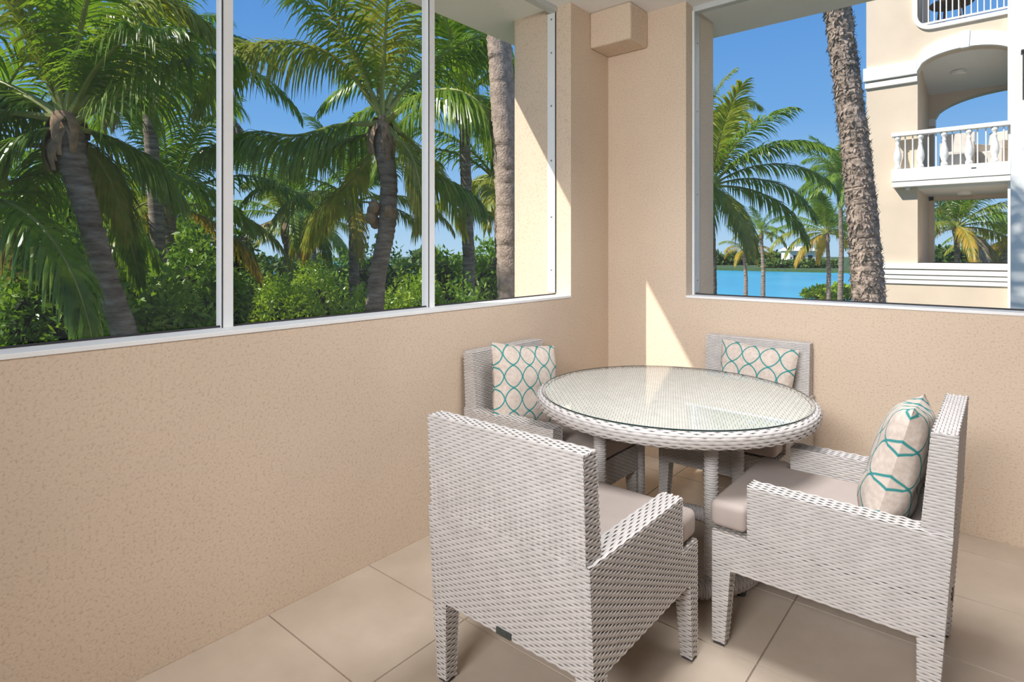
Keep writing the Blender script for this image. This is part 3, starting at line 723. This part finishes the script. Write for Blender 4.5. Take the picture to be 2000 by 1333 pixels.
def hero_frond(parent, scr_az, el, L, bend, mat='frond', stalk='stalk', **k):
    """scr_az in degrees: 0 to the camera's right, 90 away from it, 180 left, 270 towards it"""
    a = R_(scr_az) + YAW
    f, s = frond_mesh(a, R_(el), L, R_(bend), **k)
    f.materials.append(M[mat]); s.materials.append(M[stalk])
    o = link('frond', f, parent); link('stalk', s, o); return o
LIB = {}
def lib_frond(i, mat):
    if (i, mat) not in LIB:
        rr = random.Random(100 + i)
        el = [78, 62, 48, 34, 20, 4, -14, -34][i]
        f, s = frond_mesh(0, R_(el), [2.7, 3.1, 3.4, 3.5, 3.4, 3.2, 2.8, 2.3][i], R_([40, 62, 80, 88, 86, 76, 62, 46][i]), seed=300 + i, droop=1.0 + .18 * i, n=60, leaf=.82, w=.05)
        f.materials.append(M[mat]); s.materials.append(M['stalkdry' if mat == 'fronddry' else 'stalk']); LIB[i, mat] = (f, s)
    return LIB[i, mat]
def trunk_mesh(pts, radii, rings, mat, seed=0, amp=.03, shag=0):
    """pts: world polyline relative to origin; ring scars are modelled"""
    P = np.array(pts, float); r = np.array(radii, float)
    seg = np.linalg.norm(np.diff(P, axis=0), axis=1); cum = np.concatenate([[0], np.cumsum(seg)])
    n = max(8, int(cum[-1] / rings)); rr = random.Random(seed); pp, ra = [], []
    for i in range(n + 1):
        for off, k in ((0.0, 1 + amp), (0.55, 1 - amp)):
            d = min(cum[-1], (i + off) * cum[-1] / (n + 1)); q = np.array([np.interp(d, cum, P[:, c]) for c in range(3)])
            pp.append(q + np.array([rr.uniform(-1, 1), rr.uniform(-1, 1), 0]) * .006); ra.append(np.interp(d, cum, r) * k * rr.uniform(.975, 1.025))
    b = MB(); b.tube(pp, ra, 14)
    if shag:
        for i in range(shag):
            d = rr.uniform(0, cum[-1]); q = np.array([np.interp(d, cum, P[:, c]) for c in range(3)]); R0 = np.interp(d, cum, r)
            a = rr.uniform(0, 6.283); u = np.array([math.cos(a), math.sin(a), 0]); t = np.array([-math.sin(a), math.cos(a), 0]); h = rr.uniform(.015, .06); wd = rr.uniform(.006, .026)
            p1 = q + u * R0 * .97; p2 = q + u * (R0 + rr.uniform(.004, .035)) + np.array([0, 0, h * rr.choice((-1, 1))])
            b.add([p1 - t * wd, p1 + t * wd, p2 + t * wd * .3, p2 - t * wd * .3], [(0, 1, 2, 3)])
    return b.mesh('trunk', [mat], True if not shag else False)
def palm_base(crown, lean_pts, radii, label, mat='trunk', group='palm trees in the garden', rings=.09, shag=0, seed=0):
    """Empty at the foot, trunk from the foot to the crown"""
    foot = np.array(lean_pts[0], float)
    root = empty('coconut_palm', foot); tag(root, label, 'palm tree', group)
    link('trunk', trunk_mesh([np.array(p) - foot for p in lean_pts], radii, rings, mat, seed, shag=shag), root)
    return root, foot
def crown_of(root, c, n, scale, seed, mats, els=(0, 1, 2, 3, 4, 5, 6), rots=None):
    rr = random.Random(seed)
    for k in range(n):
        i = els[k % len(els)]; mat = mats[i] if isinstance(mats, dict) else rr.choice(mats)
        f, s = lib_frond(i, mat)
        o = link('frond', f, root); o.location = c; o.scale = (scale * rr.uniform(.9, 1.1),) * 3
        o.rotation_euler = (0, 0, k * 2.39996 + rr.uniform(-.2, .2) + seed)
        link('stalk', s, o)
def husks(root, c, n, seed, size=.35, spread=.16, drop=.45):
    rr = random.Random(seed)
    for k in range(n):
        a = rr.uniform(0, 6.283); u = Vector((math.cos(a), math.sin(a), 0)); t = Vector((-math.sin(a), math.cos(a), 0)); b = MB(); V = []
        for j in range(5):
            f = j / 4; p = Vector(c) + u * (spread * (.7 + .8 * math.sin(f * 2.6))) + Vector((0, 0, -f * drop * rr.uniform(.8, 1.2) + .08 - (k % 3) * .12)); wd = size * .22 * (1 - f * .75)
            V += [tuple(p - t * wd), tuple(p + t * wd - u * .01), tuple(p + u * .02)]
        F = []
        for j in range(4):
            q = 3 * j; F += [(q, q + 2, q + 5, q + 3), (q + 2, q + 1, q + 4, q + 5)]
        b.add(V, F); b.obj('husk', 'husk', root, smooth=True)
def coconuts(root, c, n, seed, mat='husk'):
    rr = random.Random(seed); b = MB(); b.lathe([(0.02, -.12), (.07, -.09), (.095, -.01), (.085, .06), (.04, .11), (.01, .12)], 10); me = b.mesh('coconut', [mat], True)
    for k in range(n):
        a = rr.uniform(0, 6.283); o = link('coconut', me, root); o.location = (c[0] + .16 * math.cos(a), c[1] + .16 * math.sin(a), c[2] + rr.uniform(-.35, .0)); o.scale = (.8,) * 3

# left palm ---------------------------------------------------------
D = 6.2
c = at(130, 235, D)
foot = at(262, 700, D); foot = foot + (at(300, 860, D) - foot) * ((foot[2] - GZ) / (foot[2] - at(300, 860, D)[2]))
pts = [foot, at(240, 640, D), at(206, 540, D), at(178, 440, D), at(148, 340, D), at(133, 265, D), c]
root, f0 = palm_base(c, pts, [.15, .12, .11, .11, .125, .15, .09], 'leaning coconut palm with brown husks, in the leftmost screen panel', seed=1)
crown = empty('crown', c - f0); crown.parent = root
bpy.data.objects.remove(crown)
def at_crown(o, off): o.location = off; return o
cl = c - f0
for i, (pix, mt, k) in enumerate([
        ([(120, 225, 6.2), (75, 120, 6.1), (20, 20, 6.0), (-45, -60, 6.0)], 'frondyel', dict(leaf=.85, droop=.9)),
        ([(125, 215, 6.2), (112, 110, 6.2), (106, 0, 6.2), (110, -120, 6.3)], 'frond', dict(leaf=.8, droop=.9)),
        ([(150, 250, 6.2), (215, 195, 6.1), (290, 150, 6.0), (370, 115, 5.9), (445, 108, 5.9)], 'frond', dict(leaf=.85, droop=2.6)),
        ([(135, 215, 6.2), (165, 110, 6.4), (230, 30, 6.6), (320, 5, 6.8), (405, 45, 7.0)], 'frondyel', dict(leaf=.9, droop=2.2)),
        ([(110, 240, 6.2), (50, 190, 6.2), (-20, 180, 6.2), (-90, 230, 6.2)], 'frond', dict(leaf=.85, droop=2.2)),
        ([(115, 262, 6.2), (60, 262, 6.0), (0, 300, 5.9), (-60, 380, 5.8)], 'frond', dict(leaf=.8, droop=2.0)),
        ([(150, 262, 6.2), (215, 270, 6.4), (290, 310, 6.6), (350, 380, 6.8)], 'frond', dict(leaf=.8, droop=2.2)),
        ([(140, 225, 6.2), (190, 130, 5.9), (260, 70, 5.6), (350, 60, 5.4)], 'frond', dict(leaf=.8, droop=1.5)),
        ([(140, 270, 6.3), (185, 300, 6.6), (225, 370, 6.9), (250, 450, 7.1)], 'frondyel', dict(leaf=.7, droop=2.0))]):
    path_frond(root, c, pix, mt, seed=500 + i, **k)
LEFT = [(38, 76, 2.8, 56, 'frondyel', {}), (172, 34, 3.4, 78, 'frond', {'droop': 1.6}), (150, 58, 3.4, 70, 'frondyel', {}), (165, 10, 3.0, 62, 'frond', {'droop': 1.8}), (78, 44, 3.0, 66, 'frond', {'leaf': .9, 'droop': 1.6}),
        (120, 38, 3.6, 70, 'frond', {'leaf': .9}), (265, 72, 3.2, 52, 'frondyel', {}), (320, 64, 3.0, 58, 'frond', {'droop': 1.4}), (140, -18, 2.6, 42, 'frond', {'droop': 1.6}), (62, 60, 3.1, 70, 'frondyel', {'leaf': .9, 'droop': 1.6}),
        (205, 6, 3.0, 54, 'frond', {'droop': 1.8}), (100, -30, 2.6, 40, 'frond', {'droop': 1.8})]
for i, (az, el, L, bd, mt, k) in enumerate(LEFT):
    at_crown(hero_frond(root, az, el, L, bd, mt, seed=10 + i, **k), cl)
dead = hero_frond(root, 186, 8, 1.5, 62, 'fronddry', 'stalkdry', n=10, leaf=.4, droop=2.0, seed=77, start=.45); dead.location = cl + np.array([0, 0, -.3])
husks(root, cl + np.array([0, 0, .0]), 22, 3, .34, .13, .34)
# middle palm --------------------------------------------------------
D = 8.0
c = at(745, 232, D)
foot = at(716, 860, D); foot[2] = GZ
pts = [foot, at(730, 620, D), at(737, 540, D), at(757, 440, D), at(760, 360, D), at(750, 290, D), c]
root, f0 = palm_base(c, pts, [.17, .13, .12, .115, .12, .13, .09], 'coconut palm with broad drooping fronds, in the middle screen panel', seed=2)
cl = c - f0
for i, (pix, mt, k) in enumerate([
        ([(735, 205, 8.0), (665, 120, 7.9), (590, 88, 7.8), (500, 85, 7.7), (430, 125, 7.6), (385, 200, 7.6)], 'frondyel', dict(leaf=1.0, droop=2.6, n=100)),
        ([(738, 200, 8.0), (690, 110, 8.0), (620, 30, 8.0), (540, -40, 8.0)], 'frond', dict(leaf=.8, droop=1.2)),
        ([(745, 190, 8.0), (725, 80, 7.9), (700, -40, 7.8), (670, -150, 7.8)], 'frondyel', dict(leaf=1.0, droop=.8)),
        ([(760, 195, 8.0), (800, 90, 8.2), (850, 10, 8.4), (920, -40, 8.6)], 'frond', dict(leaf=.95, droop=1.4)),
        ([(765, 205, 8.1), (830, 130, 8.6), (900, 100, 9.2), (980, 130, 9.8)], 'frond', dict(leaf=1.1, droop=1.8)),
        ([(765, 240, 7.9), (820, 190, 7.4), (880, 175, 7.0), (935, 200, 6.8), (965, 255, 6.75)], 'frond', dict(leaf=.95, droop=2.8, n=100)),
        ([(730, 250, 8.0), (660, 245, 7.8), (580, 265, 7.6), (490, 258, 7.4), (400, 290, 7.3)], 'frond', dict(leaf=.9, droop=2.8, n=100)),
        ([(735, 285, 8.0), (690, 270, 8.2), (620, 290, 8.4), (560, 330, 8.6)], 'frond', dict(leaf=.8, droop=2.2)),
        ([(770, 300, 8.0), (830, 330, 8.1), (890, 360, 8.2), (930, 390, 8.3)], 'frond', dict(leaf=.8, droop=2.2)),
        ([(770, 270, 8.0), (800, 300, 7.8), (820, 370, 7.7), (825, 440, 7.7)], 'frondyel', dict(leaf=.7, droop=2.0)),
        ([(740, 310, 8.2), (690, 350, 8.5), (640, 400, 8.8), (600, 470, 9.0)], 'frondyel', dict(leaf=.75, droop=2.2))]):
    path_frond(root, c, pix, mt, seed=600 + i, **k)
MID = [(28, 56, 3.6, 66, 'frond', {'leaf': .95, 'droop': 1.5}), (70, 48, 3.6, 70, 'frond', {'leaf': .9, 'droop': 1.4}), (225, 66, 2.8, 40, 'frond', {'leaf': .9}), (290, 76, 2.8, 50, 'frondyel', {'leaf': .9}),
       (60, -16, 2.6, 50, 'frondyel', {'droop': 2.0}), (100, 20, 3.0, 66, 'frond', {'droop': 2.0})]
for i, (az, el, L, bd, mt, k) in enumerate(MID):
    at_crown(hero_frond(root, az, el, L, bd, mt, seed=40 + i, **k), cl)
husks(root, cl + np.array([0, 0, -.05]), 18, 5, .32, .12, .4)
coconuts(root, cl + np.array([0, 0, -1.15]), 9, 6)
# trunk beside the pillar ---------------------------------------------
D = 6.6
pts = [at(1004, 1160, D), at(998, 600, D), at(993, 400, D), at(984, 220, D), at(974, 60, D), at(960, -160, D), at(946, -420, D)]; pts[0][2] = GZ
root, f0 = palm_base(pts[-1], pts, [.19, .15, .145, .14, .135, .13, .10], 'bare pale palm trunk standing right beside the pillar', 'trunkpale', seed=4, rings=.07)
crown_of(root, pts[-1] - f0, 12, 1.0, 1, ['frond'])
# dark leaning trunk in the right window ---------------------------------
D = 6.2
pts = [at(1740, 1100, D), at(1697, 585, D), at(1686, 440, D), at(1672, 300, D), at(1654, 160, D), at(1636, 20, D), at(1610, -170, D), at(1596, -330, D)]; pts[0][2] = GZ
root, f0 = palm_base(pts[-1], pts, [.2, .155, .145, .135, .128, .125, .12, .10], 'dark shaggy palm trunk leaning in front of the cream building', 'trunkdark', seed=5, rings=.06, shag=6500)
crown_of(root, pts[-1] - f0, 9, .8, 2, ['frond'], (0, 1, 2))
# other palms: (crown px, py, depth, foot px shift, scale, n, materials, label)
YM = {0: 'frond', 1: 'frond', 2: 'frond', 3: 'frond', 4: 'frondyel', 5: 'frondyel', 6: 'frondgold'}
GM = {0: 'frond', 1: 'frond', 2: 'frondyel', 3: 'frond', 4: 'frond', 5: 'frond', 6: 'fronddry'}
OTHERS = [(285, 120, 10.5, 30, .85, 16, GM, 'tall palm behind the husky leaning palm, seen past its right side'),
          (-70, 395, 6.4, -30, .95, 13, GM, 'low palm at the extreme left edge behind the husky palm'),
          (330, 400, 12.0, 0, .95, 16, YM, 'slim palm among the shrubs left of the first mullion'),
          (560, 425, 16.0, 0, .8, 14, GM, 'small palm rising from the shrubs left of the middle trunk'),
          (690, 395, 13.5, -15, .8, 15, YM, 'yellowing palm directly behind the middle trunk'),
          (905, 190, 12.0, 0, 1.05, 16, {i: 'frond' for i in range(8)}, 'dark green palm behind the narrow panel, beside the pale trunk'),
          (968, 350, 15.0, 10, .95, 15, YM, 'golden fronded palm peeping out left of the pale trunk'),
          (610, 440, 24.0, 0, 1.0, 14, YM, 'far palm over the shrub tops in the middle panel'),
          (1388, 365, 19.0, -6, 1.25, 26, {0: 'frondyel', 1: 'frond', 2: 'frond', 3: 'frond', 4: 'frond', 5: 'frond', 6: 'frondyel'}, 'full green palm beside the right window jamb'),
          (1380, 235, 23.0, -10, .85, 12, {i: 'frondyel' for i in range(8)}, 'bright palm tip above the jamb palm in the right window'),
          (1640, 352, 38.0, 0, 1.3, 20, {i: 'frond' for i in range(8)}, 'taller lagoon palm behind the dark leaning trunk'),
          (1615, 455, 44.0, 2, 1.35, 22, YM, 'yellow-skirted palm by the lagoon, left of the leaning trunk'),
          (1452, 490, 47.0, 4, .75, 12, {i: 'frondgold' if i > 2 else 'frondyel' for i in range(8)}, 'small golden palm with a thin trunk by the water'),
          (1486, 455, 46.0, 4, .8, 12, YM, 'thin-trunked palm in front of the lagoon, right of the golden palm'),
          (1868, 445, 30.0, -4, 1.3, 22, {0: 'frond', 1: 'frond', 2: 'frondyel', 3: 'frond', 4: 'frondyel', 5: 'frondgold', 6: 'fronddry'}, 'palm framed by the lower opening of the cream building'),
          (1960, 470, 33.0, 0, .9, 14, YM, 'second palm half cut off in the lower opening of the building')]
for i, (px, py, d, sh, sc, n, mats, lab) in enumerate(OTHERS):
    c = at(px, py, d); ft = at(px + sh, py, d); ft[2] = GZ
    mid = (c + ft) / 2 + RIGHT * .12
    rt = .13 * (1 if d < 25 else 1.1)
    root, f0 = palm_base(c, [ft, mid, c], [rt * 1.25, rt, rt * .8], lab, seed=20 + i, rings=.16)
    crown_of(root, c - f0, n, sc, 50 + i, mats)
    husks(root, c - f0, 5, i, .4, .15, .5)

# ------------------------------------------------------------------ shrubs
def shrub_mesh(seed, n, lumps, leaf=(.05, .11), flat=.75):
    rg = np.random.default_rng(seed)
    cen = rg.uniform(-.62, .62, (lumps, 3)); cen[:, 2] = rg.uniform(.35, .8, lumps); rad = rg.uniform(.24, .40, lumps); cen[0] = (0, 0, .55); rad[0] = .45
    k = rg.integers(0, lumps, n); d = rg.normal(size=(n, 3)); d[:, 2] = np.abs(d[:, 2]) * .9 - .15; d /= np.linalg.norm(d, axis=1)[:, None]
    P = cen[k] + d * (rad[k] * rg.uniform(.72, 1.06, n))[:, None]; P[:, 2] = np.maximum(P[:, 2], .02)
    # only keep the leaves on the outside of the union
    keep = np.ones(n, bool)
    for c_, r_ in zip(cen, rad): keep &= np.linalg.norm(P - c_, axis=1) > r_ * .62
    P, d = P[keep], d[keep]; n = len(P)
    a = d * .5 + rg.normal(size=(n, 3)) * .75 + np.array([0, 0, -.15]); a /= np.linalg.norm(a, axis=1)[:, None]
    s = np.cross(a, rg.normal(size=(n, 3))); s /= np.linalg.norm(s, axis=1)[:, None]
    return P, a, s, rg, cen, rad
def shrub(name, loc, size, seed, n, label, mat, leaf=.11, lumps=9, cat='shrub', group='garden shrubs under the palms', me=None):
    P, a, s, rg, cen, rad = shrub_mesh(seed, n, lumps)
    S = np.array(size); P = P * S; n = len(P)
    l = leaf * rg.uniform(.7, 1.25, n)[:, None]; wd = l * .19
    V = np.stack([P, P + a * l * .5 + s * wd, P + a * l, P + a * l * .5 - s * wd], 1).reshape(-1, 3)
    root = empty(name, loc); tag(root, label, cat, group)
    m = bpy.data.meshes.new('foliage'); i = np.arange(n) * 4
    m.from_pydata(V.tolist(), [], np.stack([i, i + 1, i + 2, i + 3], 1).tolist()); m.materials.append(M[mat])
    o = link('foliage', m, root); o['kind'] = 'stuff'
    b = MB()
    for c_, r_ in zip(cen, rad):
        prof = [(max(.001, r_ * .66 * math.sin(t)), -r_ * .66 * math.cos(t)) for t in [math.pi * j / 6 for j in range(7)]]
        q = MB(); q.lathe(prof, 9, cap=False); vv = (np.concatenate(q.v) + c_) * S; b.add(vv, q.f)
    b.obj('dark_core', 'bushcore', root)  # near-black solid lumps added inside to block the view through the leaves
    b = MB()
    for k in range(5): b.tube([(rg.uniform(-.1, .1) * size[0], rg.uniform(-.1, .1) * size[1], 0), tuple(cen[k] * S)], [.04, .02], 5)
    b.obj('stem', 'twig', root)
    return root
def gshrub(px, d, topy, wpx, seed, n, lab, mat='bush', leaf=.11, dep=1.0, **k):
    g = at(px, topy, d); top = g[2]; g[2] = GZ; h = (top - GZ) / 1.12; wd = wpx / 1144 * d * .5
    return shrub('shrub', g, (wd, wd * dep, h), seed, n, lab, mat, leaf, **k)
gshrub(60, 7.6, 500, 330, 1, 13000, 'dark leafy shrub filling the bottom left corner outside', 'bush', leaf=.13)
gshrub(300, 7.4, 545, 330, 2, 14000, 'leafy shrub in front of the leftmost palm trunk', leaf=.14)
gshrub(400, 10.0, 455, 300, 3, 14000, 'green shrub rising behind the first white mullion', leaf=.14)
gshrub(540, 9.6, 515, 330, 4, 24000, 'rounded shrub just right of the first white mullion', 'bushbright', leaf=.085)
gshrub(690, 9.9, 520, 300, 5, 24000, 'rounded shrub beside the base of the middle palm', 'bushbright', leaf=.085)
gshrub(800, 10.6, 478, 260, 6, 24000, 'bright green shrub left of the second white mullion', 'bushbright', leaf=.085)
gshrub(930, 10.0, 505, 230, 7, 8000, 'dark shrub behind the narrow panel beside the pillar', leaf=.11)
gshrub(490, 14.5, 470, 300, 8, 9000, 'shrub crown further back in the middle panel', leaf=.16)
gshrub(640, 17.0, 478, 420, 9, 9000, 'wide shrub far back between the small palms', leaf=.18)
gshrub(180, 11.0, 380, 420, 10, 11000, 'tall leafy mass behind the leftmost palm', leaf=.17)
gshrub(30, 12.0, 240, 320, 12, 9000, 'tall dark tree foliage at the left edge', leaf=.2)
gshrub(360, 15.0, 330, 260, 13, 9000, 'tall dark foliage left of the first mullion', leaf=.2)
gshrub(900, 18.0, 470, 300, 14, 7000, 'low dark foliage far behind the narrow panel', leaf=.2)
gshrub(1600, 48.0, 556, 70, 15, 2500, 'clipped bright hedge at the edge of the lagoon', 'bushbright', leaf=.4)
gshrub(1650, 49.0, 556, 50, 16, 2500, 'second bright hedge by the lagoon, under the yellow palm', 'bushbright', leaf=.4)
# far shore: white house, hedge wall, mangrove
def house():
    g = at(1568, 512, 160.0); g[2] = GZ
    o = empty('waterside_house', g, YAW); tag(o, 'low white house on the far shore of the lagoon', 'house')
    b = MB(); b.box(-3.6, 3.6, 0, 5, 0, 4.2); b.obj('wall', 'farwhite', o)
    b = MB(); b.hexa([(-4.2, -.6, 4.2), (4.2, -.6, 4.2), (4.2, 5.6, 4.2), (-4.2, 5.6, 4.2)], [(-2.8, 1.2, 5.4), (2.8, 1.2, 5.4), (2.8, 3.8, 5.4), (-2.8, 3.8, 5.4)]); b.obj('roof', 'farwhite', o)
    for x in (-2, 0, 2): b = MB(); b.box(x - .6, x + .6, -.05, .05, 1.2, 3.0); b.obj('window', 'bdark', o)
house()
def treeline(px0, px1, d, h, n, leaf, name, seed):
    rg = np.random.default_rng(seed); a, c = at(px0, 489, d), at(px1, 489, d)
    t = rg.uniform(0, 1, n); P = a[None] * (1 - t[:, None]) + c[None] * t[:, None] + FWD[None] * rg.uniform(0, 6, n)[:, None]
    hh = h * (.72 + .28 * np.sin(t * 40 + seed) * np.sin(t * 17)); P[:, 2] = GZ + rg.uniform(0, 1, n) * hh
    d_ = rg.normal(size=(n, 3)); d_ /= np.linalg.norm(d_, axis=1)[:, None]; s = np.cross(d_, rg.normal(size=(n, 3))); s /= np.linalg.norm(s, axis=1)[:, None]
    V = np.stack([P, P + d_ * leaf * .5 + s * leaf * .3, P + d_ * leaf, P + d_ * leaf * .5 - s * leaf * .3], 1).reshape(-1, 3); i = np.arange(n) * 4
    m = bpy.data.meshes.new(name); m.from_pydata(V.tolist(), [], np.stack([i, i + 1, i + 2, i + 3], 1).tolist()); m.materials.append(M['mangrove'])
    o = link(name, m); return o
tag(treeline(1500, 1640, 143, 2.2, 2500, .9, 'hedge_row', 3), 'dark clipped hedge along the far shore', 'hedge', kind='stuff')
tag(treeline(1760, 2050, 120, 5.2, 9000, 1.4, 'mangrove', 4), 'green mangrove band on the horizon seen through the lower opening', 'mangrove', kind='stuff')
tag(treeline(1390, 1540, 172, 4.2, 4000, 1.2, 'shore_trees', 5), 'tree band on the far shore behind the jamb palm', 'trees', kind='stuff')
tag(treeline(-100, 1010, 60, 4.4, 12000, .8, 'garden_trees', 6), 'band of distant garden trees beyond the shrubs', 'trees', kind='stuff')
